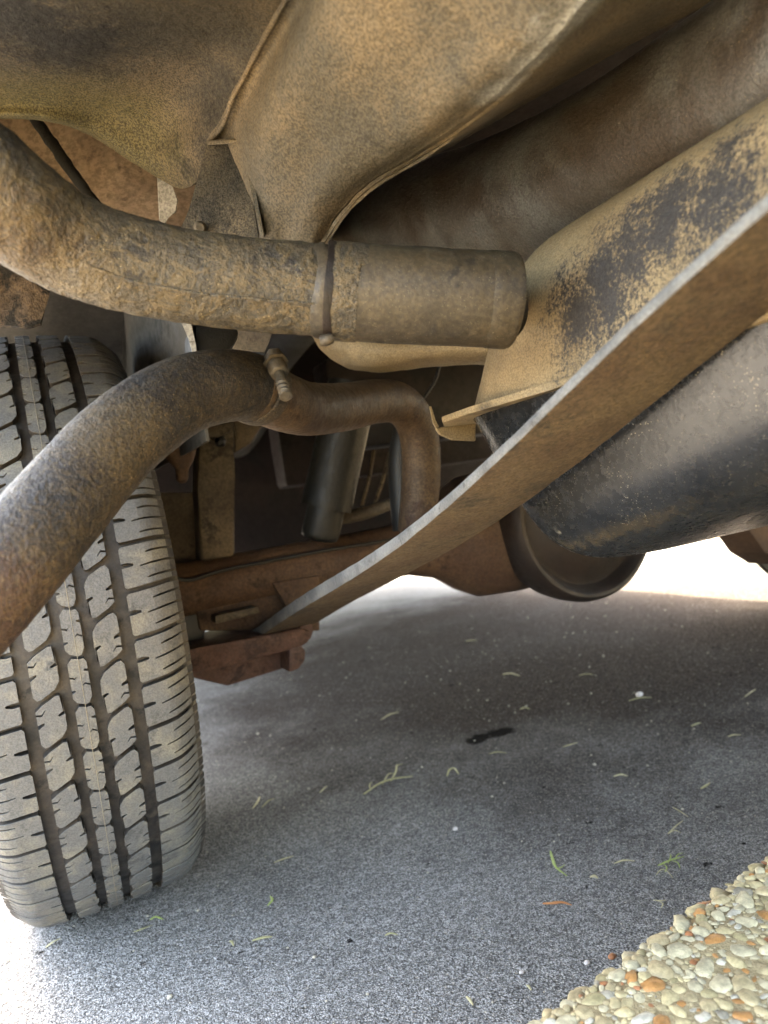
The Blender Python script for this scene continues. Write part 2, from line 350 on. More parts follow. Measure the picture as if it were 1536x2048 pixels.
KZ = .13
k0, k1 = on(1060, 2048, 2, KZ), on(1536, 1710, 2, KZ)
KD = (k1-k0).normalized(); KN = Vector((KD.y, -KD.x, 0))                 # along the kerb, and towards the camera
def kp(s, t, z=KZ): return Vector((k0.x, k0.y, 0)) + KD*s + KN*(t-.012) + Vector((0, 0, z))
def kerb():
    bm = bmesh.new(); ns = 260; prof = [(0.0, -.02), (0.001, .07), (.003, .105), (.010, .120), (.022, .127), (.05, .128), (.2, .128), (.5, .128), (1.0, .128), (4.5, .128)]
    rows = []
    for i in range(ns+1):
        s = -2.0 + 4.6*i/ns
        rows.append([bm.verts.new(kp(s, t + (.007*noise.noise(Vector((s*22, t*9, 1)))+.003*noise.noise(Vector((s*90, t*9, 1))) if t < .1 else 0), z + .002*noise.noise(Vector((s*40, t*40, 3))))) for t, z in prof])
    for a, b in zip(rows, rows[1:]):
        for j in range(len(prof)-1): bm.faces.new((a[j], a[j+1], b[j+1], b[j]))
    o = bmobj('kerb', bm, M['concrete'], None, True, 60)
    return tag(o, 'exposed-aggregate concrete kerb studded with cream and orange pebbles', 'kerb', kind='structure')
kb = kerb()
def pebbles():
    bm = bmesh.new(); bmesh.ops.create_icosphere(bm, subdivisions=2, radius=1)
    protos = []
    for k in range(6):
        b = bm.copy()
        for v in b.verts: v.co *= 1 + .34*noise.noise(v.co*1.5+Vector((k*7.1, 0, 0)))
        protos.append(b)
    bm.free()
    meshes = {}
    weights = [.32, .27, .055, .025, .06, .04, .05, .18]
    pts = []
    tries = 0
    while len(pts) < 46000 and tries < 90000:
        tries += 1
        s, t = random.uniform(-.16, .62), random.uniform(0, .30)
        r = min(.0090, max(.0012, random.lognormvariate(math.log(.0023), .55)))
        pts.append((s, t, r))
    pts.sort(key=lambda q: -q[2])
    grid = {}; kept = []
    for s, t, r in pts:
        g = (int(s/.012), int(t/.012)); ok = True
        for a in (-2, -1, 0, 1, 2):
            for b in (-2, -1, 0, 1, 2):
                for (s2, t2, r2) in grid.get((g[0]+a, g[1]+b), ()):
                    if (s-s2)**2+(t-t2)**2 < (.70*(r+r2))**2: ok = False; break
                if not ok: break
            if not ok: break
        if ok: grid.setdefault(g, []).append((s, t, r)); kept.append((s, t, r))
    def seen(s, t):
        q = kp(s, t) - CAM; z = q.dot(_f); x, y = 768+FPX*q.dot(_r)/z, 1024-FPX*q.dot(_u)/z
        return -20 < x < 1556 and -20 < y < 2068, z
    vis = [(r/seen(s, t)[1], s, t, r) for s, t, r in kept if seen(s, t)[1] > .05 and seen(s, t)[0]]
    vis.sort(reverse=True); top = {(s, t, r) for _, s, t, r in vis[:300]}
    RV = []; RF = []; RM = []; pv = []; pf = []
    for b in protos:
        b.verts.ensure_lookup_table(); pv.append(np.array([v.co[:] for v in b.verts])); pf.append(np.array([[v.index for v in f.verts] for f in b.faces]))
    nv = 0
    for s, t, r in kept:
        k = random.randrange(6); mi = random.choices(range(8), weights)[0]
        rot = Matrix.Rotation(random.uniform(0, 6.28), 4, 'Z') @ Matrix.Rotation(random.uniform(-.35, .35), 4, 'X')
        sx, sy, sz = r*random.uniform(.95, 1.35), r*random.uniform(.75, 1.0), r*random.uniform(.36, .55)
        edge_drop = .016*max(0, 1-t/.020)**2
        loc = kp(s, max(t, .003), .128-edge_drop+sz*random.uniform(-.75, -.3))
        mw = Matrix.Translation(loc) @ rot @ Matrix.Diagonal((sx, sy, sz, 1))
        if (s, t, r) in top:
            key = (k, mi)
            if key not in meshes:
                me = bpy.data.meshes.new('pebble'); protos[k].to_mesh(me); me.materials.append(PEB[mi]); me.shade_smooth(); meshes[key] = me
            o = bpy.data.objects.new('pebble', meshes[key]); col.objects.link(o); o.parent = kb; o.matrix_local = mw
        else:
            A = np.array(mw); RV.append(pv[k] @ A[:3, :3].T + A[:3, 3]); RF.append(pf[k] + nv); RM.append(np.full(len(pf[k]), mi)); nv += len(pv[k])
    me = bpy.data.meshes.new('small_pebbles'); me.from_pydata(np.vstack(RV).tolist(), [], np.vstack(RF).tolist())
    o = link('small_pebbles', me, PEB, kb); me.polygons.foreach_set('material_index', np.concatenate(RM).astype(np.int32)); tag(o, kind='stuff')
pebbles()

# ------------------------------------------------------------------ the vehicle
veh = bpy.data.objects.new('parked_vehicle', None); col.objects.link(veh); veh.location = (.86, 1.185, 0)
tag(veh, 'dusty rusted underside of a parked vehicle with its tyre, axle, pipes and fuel tank', 'vehicle')
HUB = Vector((0, 1.185, .398)); RT = .41; AX = 1.98

# --- tyre and tread
def crown(u):
    """radius loss (m) at u metres off the tyre's middle"""
    a = abs(u); d = a*a/(2*.9)
    if a > .080: d += (a-.080)**2/(2*.026)
    return d
def wrap(u, v, h):
    """tread coordinates (m): across, around, height above the tread surface -> wheel space"""
    a = abs(u); r = RT - crown(u)
    # outward normal leans over on the shoulder
    sl = (crown(a+.0005)-crown(a-.0005))/.001; nl = math.hypot(1, sl)
    rr = r + h/nl; uu = u + math.copysign(h*sl/nl, u) if a > 0 else u
    th = v/RT
    return Vector((uu, -rr*math.cos(th), rr*math.sin(th)))
def poly_with_sipes(outline, cuts):
    """outline: list of (u, v) mm anticlockwise; cuts: {edge index: [ [path from edge inwards], width ]}"""
    out = []
    n = len(outline)
    for i, p in enumerate(outline):
        out.append(p); q = outline[(i+1) % n]
        L = math.hypot(q[0]-p[0], q[1]-p[1]); d = ((q[0]-p[0])/L, (q[1]-p[1])/L)
        for path, w in sorted(cuts.get(i, []), key=lambda c: (c[0][0][0]-p[0])*d[0]+(c[0][0][1]-p[1])*d[1]):
            m = len(path); A = []; B = []
            for k, (x, y) in enumerate(path):
                ww = w/2*(1 if k < m-1 else .5)
                A.append((x-d[0]*ww, y-d[1]*ww)); B.append((x+d[0]*ww, y+d[1]*ww))
            out += A + B[::-1]
    return out
def block_mesh(poly, name, ubis, depth=.0085):
    bm = bmesh.new()
    n0 = len(poly); cv, _, cf, *_ = geometry.delaunay_2d_cdt([Vector(q) for q in poly], [(i, (i+1) % n0) for i in range(n0)], [], 1, 1e-4)
    vs = [bm.verts.new((q.x/1000, q.y/1000, 0)) for q in cv]
    for q in cf: bm.faces.new([vs[i] for i in q])
    for c in ubis: bmesh.ops.bisect_plane(bm, geom=bm.verts[:]+bm.edges[:]+bm.faces[:], plane_co=(c/1000, 0, 0), plane_no=(1, 0, 0))
    for c in (-12, 0, 12): bmesh.ops.bisect_plane(bm, geom=bm.verts[:]+bm.edges[:]+bm.faces[:], plane_co=(0, c/1000, 0), plane_no=(0, 1, 0))
    for q in bm.faces: q.material_index = 0
    if sum(q.normal.z for q in bm.faces) < 0: bmesh.ops.reverse_faces(bm, faces=bm.faces[:])
    be = [e for e in bm.edges if e.is_boundary]
    # a worn, slightly rounded rim: a first small step, then the wall of the groove
    r1 = bmesh.ops.extrude_edge_only(bm, edges=be); v1 = [v for v in r1['geom'] if isinstance(v, bmesh.types.BMVert)]
    for v in v1: v.co.z -= .0009
    e1 = [e for e in r1['geom'] if isinstance(e, bmesh.types.BMEdge) and e.is_boundary]
    r2 = bmesh.ops.extrude_edge_only(bm, edges=e1); v2 = [v for v in r2['geom'] if isinstance(v, bmesh.types.BMVert)]
    for v in v2: v.co.z -= depth
    for q in bm.faces:
        zs = [v.co.z for v in q.verts]
        q.material_index = 1 if min(zs) < -.002 else 0
    for v in bm.verts: v.co = wrap(v.co.x, v.co.y, v.co.z)
    bmesh.ops.recalc_face_normals(bm, faces=bm.faces)
    me = bpy.data.meshes.new(name); bm.to_mesh(me); bm.free()
    me.materials.append(M['tread']); me.materials.append(M['rubber'])
    return me
NP = 52; PITCH_MM = 2*math.pi*RT*1000/NP; H = PITCH_MM/2
def inter_poly():
    o = [(20.5, -H+.2), (24, -H+.0), (37, -H+6.8), (43.5, -H+12), (43.5, H-3), (40.5, H+1.4), (36.5, H+.8), (23.5, H-6.6), (18.5, H-14), (18.5, -H+4)]
    cuts = {3: [([(43.5, -9), (38.5, -8), (35, -12.5)], 2.0), ([(43.5, 3.5), (37.5, 1.0)], 4.6)],
            9: [([(18.5, 7.5), (24.5, 7.2), (27.5, 5.4), (32.5, 9.3)], 2.0), ([(18.5, -6.5), (24.0, -4.2)], 3.8)]}
    return poly_with_sipes(o, cuts)
def centre_poly():
    o = [(-8.8, -H+8.5), (-5.5, -H+3.6), (2, -H+.4), (5.6, -H+1.6), (8.8, -H+8), (8.8, H-6.5), (6.4, H-2.4), (2.5, H-2.8), (-4.5, H-.6), (-8.8, H-6)]
    cuts = {4: [([(8.8, -5), (6, -3.8), (4.3, -2.6), (2.2, -4.8)], 1.8), ([(8.8, 10), (5.0, 10.6)], 3.0)],
            9: [([(-8.8, 5), (-6, 4.4), (-4.4, 3.2), (-2.6, 5.2)], 1.8), ([(-8.8, -9.5), (-5.2, -9.2)], 3.0)]}
    return poly_with_sipes(o, cuts)
def shoulder_poly():
    lo = lambda u: -H + 2.6 + .055*(u-55) + .0018*(u-55)**2*.8
    hi = lambda u: H - 2.8 + .055*(u-55) + .0018*(u-55)**2*.8
    us = [58, 66, 76, 86, 96, 106]
    o = [(56, -H+5.0)] + [(u, lo(u)) for u in us] + [(u, hi(u)) for u in us[::-1]] + [(56, H-5.0)]
    n = len(o)
    c = {n-1: [([(56, 2.0), (62, 2.4), (68, 2.2)], 5.0)]}
    right = 6                                            # edge (106, lo) -> (106, hi)
    c[right] = []
    for v0, ul in ((-.30, 80), (-.02, 74), (.25, 82)):
        v = v0*PITCH_MM
        pth = [(106, v + .055*51 + .0018*51**2*.8), (97, v+.055*42+.0018*42**2*.8), (88, v+.055*33+.0018*33**2*.8), (ul, v+.055*(ul-55)+.0018*(ul-55)**2*.8-.6)]
        c[right].append((pth, 2.3))
    return poly_with_sipes(o, c)
def neg(P): return [(-x, -y) for x, y in P]
TB = [block_mesh(neg(shoulder_poly()), 'tread_block', (-100, -94, -88, -82, -70)), block_mesh(neg(inter_poly()), 'tread_block', ()),
      block_mesh(centre_poly(), 'tread_block', ()), block_mesh(inter_poly(), 'tread_block', ()), block_mesh(shoulder_poly(), 'tread_block', (70, 82, 88, 94, 100))]
OFF = [.15, .62, .30, .0, .40]
def tyre_profile():
    P = []
    for u in np.linspace(-.104, .104, 45): P.append((u, RT-crown(u)-.0088))
    s = [(.110, RT-.034), (.1165, RT-.052), (.1205, RT-.085), (.1215, RT-.115), (.119, RT-.15), (.112, RT-.18), (.103, RT-.205), (.096, RT-.212), (.088, RT-.215)]
    return [(-a, b) for a, b in s[::-1]] + P + s
def make_wheel(hub, detailed):
    bm = bmesh.new(); prof = tyre_profile(); sides = 160; rings = []
    for k in range(sides):
        a = 2*math.pi*k/sides
        rings.append([bm.verts.new((u, -r*math.cos(a), r*math.sin(a))) for u, r in prof])
    for k in range(sides):
        A, B = rings[k], rings[(k+1) % sides]
        for j in range(len(prof)-1):
            f = bm.faces.new((A[j], A[j+1], B[j+1], B[j])); f.material_index = 1 if abs(prof[j][0]) > .1035 else 0
    bmesh.ops.recalc_face_normals(bm, faces=bm.faces)
    me = bpy.data.meshes.new('tyre'); bm.to_mesh(me); bm.free()
    w = link('wheel', me, [M['rubber'], M['sidewall']], None)
    w.location = hub; w.parent = veh; w.matrix_parent_inverse = Matrix.Translation(-Vector(veh.location))
    def sub(o):
        o.parent = w; o.matrix_parent_inverse = Matrix.Identity(4); return o
    if detailed:
        for rib in range(5):
            for k in range(NP):
                o = bpy.data.objects.new('tread_block', TB[rib]); col.objects.link(o)
                o.rotation_euler = (-2*math.pi*(k+OFF[rib])/NP, 0, 0); sub(o)
        ring = [Vector((.0012, -(RT+.0002)*math.cos(a), (RT+.0002)*math.sin(a))) for a in np.linspace(0, 2*math.pi, 121)]
        sub(tube('mould_line', [(p + Vector((.0003*noise.noise(p*30), 0, 0)), .00032) for p in ring], M['mould'], None, n=361, sides=5, caps=False))
    else:
        b = bmesh.new()
        for rib in range(5):
            for k in range(NP):
                tmp = bmesh.new(); tmp.from_mesh(TB[rib]); tmp.transform(Matrix.Rotation(-2*math.pi*(k+OFF[rib])/NP, 4, 'X'))
                m2 = bpy.data.meshes.new('t'); tmp.to_mesh(m2); b.from_mesh(m2); bpy.data.meshes.remove(m2); tmp.free()
        m3 = bpy.data.meshes.new('tread'); b.to_mesh(m3); b.free()
        o = link('tread', m3, [M['tread'], M['rubber']], None, False); sub(o)
    sub(lathe('rim', [(-.02, .001), (-.02, .09), (-.045, .11), (-.05, .16), (-.085, .185), (-.098, .197), (-.098, .204), (-.085, .206), (-.05, .19), (.05, .19), (.085, .206), (.098, .204), (.098, .197), (.08, .185), (.0, .17), (.0, .001)], 0, (0, 0, 0), M['zinc']))
    return w
w1 = make_wheel(HUB, True); tag(w1, 'dusty treaded tyre standing on the asphalt')
w2 = make_wheel(HUB+Vector((AX, 0, 0)), False)

# --- body shell: inner fender, tunnel side, floor, outer panels
D = at
fend_rows = [
    [D(-150, -80, .42), D(0, -80, .41), D(150, -80, .405), D(300, -80, .40), D(450, -80, .40), D(620, -80, .40)],
    [D(-150, 30, .47), D(0, 20, .46), D(150, 15, .455), D(300, 10, .455), D(440, 5, .455), D(572, 0, .45)],
    [D(-150, 110, .53), D(0, 105, .52), D(140, 100, .52), D(270, 95, .53), D(400, 95, .53), D(520, 92, .505)],
    [D(-150, 165, .575), D(0, 165, .57), D(110, 165, .575), D(240, 175, .595), D(360, 180, .595), D(472, 180, .55)],
    [D(-150, 205, .60), D(0, 207, .60), D(100, 208, .605), D(215, 228, .635), D(335, 255, .64), D(434, 250, .58)],
    [D(-150, 228, .605), D(0, 230, .605), D(90, 236, .61), D(190, 262, .645), D(318, 325, .66), D(416, 280, .60)],
    [D(-150, 232, .625), D(0, 238, .625), D(84, 242, .63), D(178, 270, .66), D(345, 372, .675), D(402, 360, .63)],
]
sheet('inner_fender', fend_rows, M['body'], veh, 110, 130, .004, lambda p: .0009*fbm(p, 34, 3)+.0004*fbm(p, 160, 3))
tun = [
    [D(620, -80, .40), D(572, 0, .45), D(520, 92, .505), D(472, 180, .55), D(434, 250, .58), D(416, 280, .60), D(402, 370, .63), D(404, 470, .65)],
    [D(650, -80, .398), D(606, 0, .443), D(550, 100, .50), D(500, 190, .545), D(468, 255, .575), D(458, 300, .59), D(460, 380, .61), D(470, 470, .63)],
    [D(700, -80, .368), D(655, 0, .405), D(590, 115, .455), D(540, 220, .50), D(518, 300, .53), D(520, 360, .55), D(524, 420, .565), D(530, 480, .575)],
    [D(800, -80, .355), D(755, 0, .385), D(685, 120, .43), D(645, 225, .475), D(625, 310, .51), D(602, 375, .535), D(580, 430, .555), D(566, 480, .57)],
    [D(960, -80, .345), D(920, 0, .365), D(840, 130, .41), D(770, 225, .45), D(708, 295, .485), D(655, 365, .52), D(618, 425, .545), D(598, 485, .565)],
    [D(1140, -80, .335), D(1080, 0, .35), D(985, 125, .385), D(885, 225, .43), D(790, 300, .475), D(708, 362, .515), D(655, 420, .545), D(622, 488, .565)],
    [D(1235, -80, .335), D(1175, 0, .35), D(1062, 125, .39), D(950, 225, .44), D(836, 305, .487), D(738, 366, .525), D(678, 425, .555), D(640, 490, .575)],
    [D(1300, -80, .36), D(1235, 0, .375), D(1110, 125, .42), D(985, 228, .475), D(858, 311, .52), D(752, 372, .56), D(690, 430, .59), D(648, 492, .60)],
    [on(1490, -80, 0, .435), on(1425, 0, 0, .435), on(1205, 120, 0, .435), on(1000, 238, 0, .435), on(866, 312, 0, .435), on(760, 366, 0, .435), on(700, 420, 0, .435), on(660, 480, 0, .435)],
]
def between(a, b, k): return [p.lerp(q, k) for p, q in zip(a, b)]
tun = tun[:6] + [between(tun[5], tun[6], .8), tun[6], between(tun[6], tun[7], .25)] + tun[7:]
sheet('tunnel_panel', tun, M['body2'], veh, 130, 120, .003, lambda p: .0006*fbm(p, 40, 3)+.0003*fbm(p, 160, 3))
# raised seam bead where the two pressings meet
tube('seam_bead', [(D(x, y, d-.004), .0019) for x, y, d in ((606, -50, .42), (572, 0, .45), (520, 92, .505), (490, 150, .535), (468, 190, .552), (445, 250, .578), (418, 282, .60))], M['body2'], veh, 60, 10, lambda p, t, a, d: .0008*fbm(p, 120, 3))

# body floor and outer panels (they close the space and throw the shade)
box('cargo_floor', (-.13, -.06, 1.02), (1.975, 4.2, 1.06), M['maroon'], veh, .004)
box('cross_panel', (-.1, 1.98, .40), (1.95, 2.0, 1.03), M['maroon'], veh, .002)
box('cross_member', (.51, 1.62, .56), (1.47, 1.70, .72), M['maroon'], veh, .01)
box('underfloor', (-.10, 2.0, .52), (1.95, 4.2, .56), M['maroon'], veh, .004)
def side_panel(x, sx, lowz=.66):
    """outer body side with a wheel arch, bent over its thickness"""
    bm = bmesh.new(); arch = [(HUB.y + .50*math.cos(a), HUB.z + .50*math.sin(a)) for a in np.linspace(math.pi-.42, .42, 28)]
    pts = ([(-.08, .88), (.30, .86), (.62, .80)] if sx > 0 else [(-.08, .52), (.6, .52)]) + [(y, z) for y, z in arch if z > lowz] + [(2.2, lowz), (4.2, lowz-.04), (4.2, 1.12), (-.08, 1.12)]
    poly = [Vector((x, y, z)) for y, z in pts]
    return prism('outer_panel', poly, (sx*.012, 0, 0), M['paint'], veh, .002)
side_panel(-.16, 1); side_panel(2.0, -1, .52)
box('rear_light_block', (-.10, -.20, .44), (1.94, -.10, .78), M['paint'], veh, .02)  # unseen box added to keep rear sky light off the ground
box('tailgate', (-.148, -.09, .80), (1.98, -.062, 1.12), M['paint'], veh, .004)

# wheel liner behind the tyre and the fender seen through the gap
lin_rows = []
for a in np.linspace(R(-5), R(88), 9):
    yy, zz = HUB.y+.52*math.cos(a), HUB.z+.50*math.sin(a)
    lin_rows.append([Vector((x, yy + (.03 if x > .1 else 0), zz)) for x in (-.14, -.05, .04, .12, .17)])
sheet('wheel_liner', lin_rows, M['liner'], veh, 60, 24, .004)
wall_rows = [[Vector((.172 + .012*math.sin(y*9), y, z)) for y in (.88, 1.0, 1.2, 1.45, 1.72)] for z in (1.02, .85, .70, .60)]
sheet('wheelhouse_side', wall_rows, M['liner'], veh, 24, 40, .004)
gap = [[D(-120, 150, .80), D(60, 150, .80), D(220, 180, .80), D(350, 230, .80), D(440, 260, .80)],
       [D(-120, 300, .78), D(60, 300, .78), D(220, 320, .77), D(320, 350, .77), D(420, 380, .76)],
       [D(-120, 430, .74), D(60, 430, .74), D(220, 450, .735), D(330, 460, .73), D(430, 480, .72)],
       [D(-120, 520, .71), D(20, 520, .71), D(120, 520, .71), D(230, 520, .71), D(330, 520, .71)]]
sheet('fender_backing', gap, M['fender'], veh, 60, 60, .004, lambda p: .003*fbm(p, 16, 4))
flap = [[D(-120, 440, .72), D(0, 440, .72), D(60, 450, .72), D(150, 480, .72)], [D(-120, 520, .71), D(0, 520, .71), D(60, 525, .71), D(112, 540, .715)],
        [D(-120, 600, .70), D(0, 605, .70), D(55, 600, .70), D(96, 600, .71)], [D(-120, 652, .695), D(5, 650, .695), D(50, 655, .695), D(80, 646, .70)]]
sheet('splash_flap', flap, M['flap'], veh, 50, 50, .005, lambda p: .002*fbm(p, 40, 4))
tube('drain_hose', [(D(40, 200, .72), .0058), (D(78, 250, .71), .0058), (D(120, 310, .70), .0056), (D(170, 380, .69), .0054), (D(215, 440, .68), .005)], M['shock'], veh, 50, 14, lambda p, t, a, d: .0012*fbm(p, 90, 3))
prism('torn_liner_edge', [D(x, y, .70) for x, y in ((313, 330), (326, 342), (345, 360), (343, 372), (356, 400), (352, 425), (336, 434), (330, 450), (318, 440))], ray(330, 390)*.006, M['chip'], veh, .0008, 1)

# channel bracket between the pressings
brk = prism('channel_bracket', [D(x, y, d) for x, y, d in ((413, 282, .592), (470, 279, .588), (486, 300, .585), (505, 400, .575), (520, 480, .57), (350, 480, .60), (378, 425, .60), (398, 350, .597))], ray(450, 380)*.004, M['body'], veh, .001, 2)
prism('bracket_flange', [D(x, y, d) for x, y, d in ((479, 280, .570), (487, 283, .569), (512, 385, .562), (530, 474, .555), (522, 476, .556), (503, 384, .563))], ray(500, 380)*.03, M['body2'], brk, .0008, 1)
prism('bracket_lip', [D(x, y, d) for x, y, d in ((413, 281, .582), (476, 277, .574), (479, 286, .574), (414, 290, .582))], ray(450, 300)*.016, M['body2'], brk, .0008, 1)
tube('bracket_rivet', [(D(400, 455, .59), .0052), (D(400, 455, .583), .005), (D(400, 455, .579), .0032)], M['bracket'], brk, 8, 16)
tube('body_plug', [(D(590, 486, .60), .026), (D(590, 486, .588), .027), (D(590, 488, .578), .022), (D(590, 490, .573), .008)], M['body2'], veh, 18, 32)

# --- frame rail
rt = [(-.30, .765), (.10, .775), (.311, .785), (.537, .832), (.81, .905), (1.1, .94), (1.6, .92), (2.1, .80), (4.2, .70)]
rb = [(4.2, .57), (2.1, .66), (1.6, .79), (1.1, .84), (.907, .835), (.72, .775), (.567, .722), (.40, .705), (.281, .70), (.10, .695), (-.30, .685)]
def rail(x, sx):
    path = [(-.30, .722), (.10, .732), (.30, .740), (.50, .764), (.66, .804), (.85, .864), (1.1, .90), (1.6, .862), (2.1, .73), (4.2, .635)]
    return tube('frame_rail', [(Vector((x+sx*.062, y, z)), .067) for y, z in path], M['rail'], veh, 160, 48, lambda p, t, a, d: .0008*fbm(p, 30, 3))
r1 = rail(.432, 1); rail(1.548, -1)

# --- fuel tank: two pressed halves and the seam flange between
TXC, TXO, TY1, TFZ = .70, .366, .600, .562
def shell(name, prof, r_end, mat, parent, sgn, ext):
    """prof: (x, height off the flange) from the outboard edge to the middle; rounded forward end"""
    half = spline(prof, 30); full = list(half) + [(2*TXC-x, z) for x, z in half[::-1][1:]]
    hm = max(z for _, z in full)
    ys = list(np.linspace(-.40, TY1-r_end, 34)) + [TY1-r_end+r_end*math.sin(a) for a in np.linspace(.06, math.pi/2, 16)]
    V = []; F = []; n = len(full)
    for y in ys:
        t = max(0, (y-(TY1-r_end))/r_end); dl = r_end*(1-math.sqrt(max(0, 1-t*t)))
        for x, z in full:
            k = z/hm                                                 # walls lean in towards the pressed face
            dd = dl*(.35+.65*k)
            kx = 1-dd/(TXC-TXO); kz = 1-min(.98, dl*.75/hm)
            yy = y - .055*k*max(0, min(1, (y+.2)/.6))*ext
            zz = z*kz
            p = Vector((TXC+(x-TXC)*kx, yy, TFZ+sgn*zz + (.27*max(0, .5-yy)*k if sgn < 0 else 0)))
            p += Vector((1, .3, sgn))*((.0012 if sgn > 0 else .0003)*fbm(p, 14, 3))
            V.append(p)
    for i in range(len(ys)-1):
        for j in range(n-1): F.append((i*n+j, i*n+j+1, (i+1)*n+j+1, (i+1)*n+j))
    m = (len(ys)-1)*n; F.append(tuple(m+j for j in range(n)))
    bm = bmesh.new(); vs = [bm.verts.new(v) for v in V]
    for f in F: bm.faces.new([vs[k] for k in f])
    return bmobj(name, bm, mat, parent, True, 60)
tank = shell('fuel_tank', [(.366, 0), (.368, .028), (.371, .058), (.378, .088), (.392, .115), (.42, .135), (.465, .146), (.56, .151), (.70, .151)], .085, M['tank_top'], veh, 1, 1)
tag(tank, 'dusty tan fuel tank with worn black patches')
lowt = shell('tank_lower_half', [(.370, 0), (.374, .03), (.381, .075), (.391, .112), (.408, .136), (.435, .149), (.49, .155), (.58, .156), (.70, .156)], .070, M['tank_black'], tank, -1, .6)
def flange():
    c = [(TXO-.004, -.40), (TXO-.004, TY1-.16), (TXO-.018, TY1-.06), (TXO-.018, TY1-.01), (TXO+.01, TY1+.035), (TXO+.06, TY1+.045), (2*TXC-TXO-.03, TY1+.045), (2*TXC-TXO+.018, TY1), (2*TXC-TXO+.018, -.40)]
    return prism('tank_flange', [Vector((x, y, TFZ-.003)) for x, y in c], (0, 0, .006), M['tank_top'], tank, .0015, 2)
flange()
prism('flange_lip', [on(x, y, 1, TY1+.04) for x, y in ((859, 812), (863, 812), (870, 840), (878, 852), (874, 860), (866, 846))], (.001, .003, 0), M['tank_top'], tank, .0005, 1)
prism('flange_return', [on(x, y, 1, TY1+.035) for x, y in ((872, 856), (952, 842), (952, 882), (905, 880), (880, 868))], (0, .004, 0), M['tank_top'], tank, .001, 1)

# --- filler pipe, rubber hose and clamp
def crust(p, t, a, d):
    near = max(0, 1-t*2.2)
    wr = noise.noise(Vector((p[0]*26, p[1]*26, p[2]*150)))
    return .0007*fbm(p, 120, 4) + .0016*near*fbm(p, 70, 5) + .0008*max(0, t-.3)*wr*(1.6 if d[2] > -.2 else .3)
fp = [(-300, 190, .40, .0345), (-190, 255, .405, .0345), (-80, 330, .415, .034), (25, 412, .435, .0335), (120, 478, .46, .0328), (230, 522, .478, .032), (360, 551, .49, .0315), (500, 570, .498, .0315), (600, 578, .502, .0315), (700, 588, .505, .0310)]
pipe = tube('filler_pipe', [(D(x, y, d), r) for x, y, d, r in fp], M['pipe'], veh, 330, 120, crust); tag(pipe, 'crusted brown filler pipe curving in from the left')
tube('weld_seam', [(D(x, y, d-.0318), .0011) for x, y, d in ((180, 532, .47), (260, 560, .482), (380, 584, .491), (500, 597, .498), (630, 608, .503))], M['pipe'], pipe, 120, 8, lambda p, t, a, d: .0006*fbm(p, 200, 3))
hz = [(655, 583, .503, .0330), (662, 584, .503, .0333), (760, 589, .505, .0336), (860, 594, .507, .0336), (960, 599, .51, .0334), (1020, 603, .5137, .0332)]
hose = tube('filler_hose', [(D(x, y, d), r) for x, y, d, r in hz], M['hose'], veh, 90, 80, lambda p, t, a, d: .0003*fbm(p, 60, 3)); tag(hose, 'dusty brown rubber hose clamped on the filler pipe')
tube('hose_clamp', [(D(x, y, d), r) for x, y, d, r in ((654, 582, .5028, .0338), (657, 582.5, .503, .0344), (662, 583, .503, .0344), (665, 583, .503, .0338))], M['diff'], hose, 20, 80)
tube('hose_band', [(D(x, y, d), r) for x, y, d, r in ((666, 583, .503, .0338), (690, 585, .5035, .0341), (716, 586, .504, .0341), (720, 587, .504, .0335))], M['pipe'], hose, 20, 80, lambda p, t, a, d: .0004*fbm(p, 90, 3))
tube('clamp_screw', [(D(640, 682, .492), .0035), (D(652, 680, .492), .0042), (D(664, 676, .493), .0035)], M['zinc'], hose, 12, 14)
tube('hose_collar', [(D(x, y, d), r) for x, y, d, r in ((975, 600, .511, .0334), (980, 600, .511, .0340), (1015, 602.6, .5130, .0340))], M['hose'], hose, 16, 80)
tube('tank_neck', [(D(985, 602, .512), .019), (D(988, 602, .54), .019), (D(1000, 604, .58), .019), (D(1020, 606, .66), .019)], M['black'], tank, 30, 48)

# --- exhaust tail pipe and the muffler pipe it slips over
def rustskin(p, t, a, d): return .0003*fbm(p, 260, 4)+.0004*fbm(p, 40, 3)
ep = [(-170, 1330, .385), (-70, 1230, .395), (20, 1130, .41), (130, 1000, .44), (225, 893, .475), (300, 830, .505), (365, 792, .535), (430, 774, .565), (485, 772, .60), (520, 780, .625)]
tail = tube('tail_pipe', [(D(x, y, d), .0292) for x, y, d in ep], M['exhaust'], veh, 240, 96, rustskin); tag(tail, 'rusty tail pipe elbow crossing in front of the tyre')
eq = [(490, 772, .60), (530, 787, .635), (570, 806, .68), (620, 818, .745), (690, 814, .83), (750, 803, .90), (795, 806, .955), (825, 835, .99), (840, 885, 1.01), (842, 950, 1.02), (838, 1010, 1.03), (834, 1062, 1.04)]
mid = tube('exhaust_pipe', [(D(x, y, d), .0278) for x, y, d in eq], M['exhaust_brown'], veh, 220, 72, lambda p, t, a, d: .0003*fbm(p, 120, 3)); tag(mid, 'brown exhaust pipe bending down behind the leaf spring')
cl = tube('pipe_clamp', [(D(x, y, d), r) for x, y, d, r in ((503, 774, .612, .0305), (507, 776, .615, .0318), (519, 780, .624, .0318), (523, 782, .627, .0305))], M['exhaust'], tail, 20, 80)
prism('clamp_saddle', [D(x, y, d) for x, y, d in ((458, 694, .575), (500, 716, .58), (516, 733, .585), (545, 718, .59), (568, 712, .60), (572, 728, .60), (545, 738, .588), (524, 750, .582), (514, 742, .58), (496, 726, .575))], ray(520, 720)*.012, M['exhaust'], tail, .0008, 1)
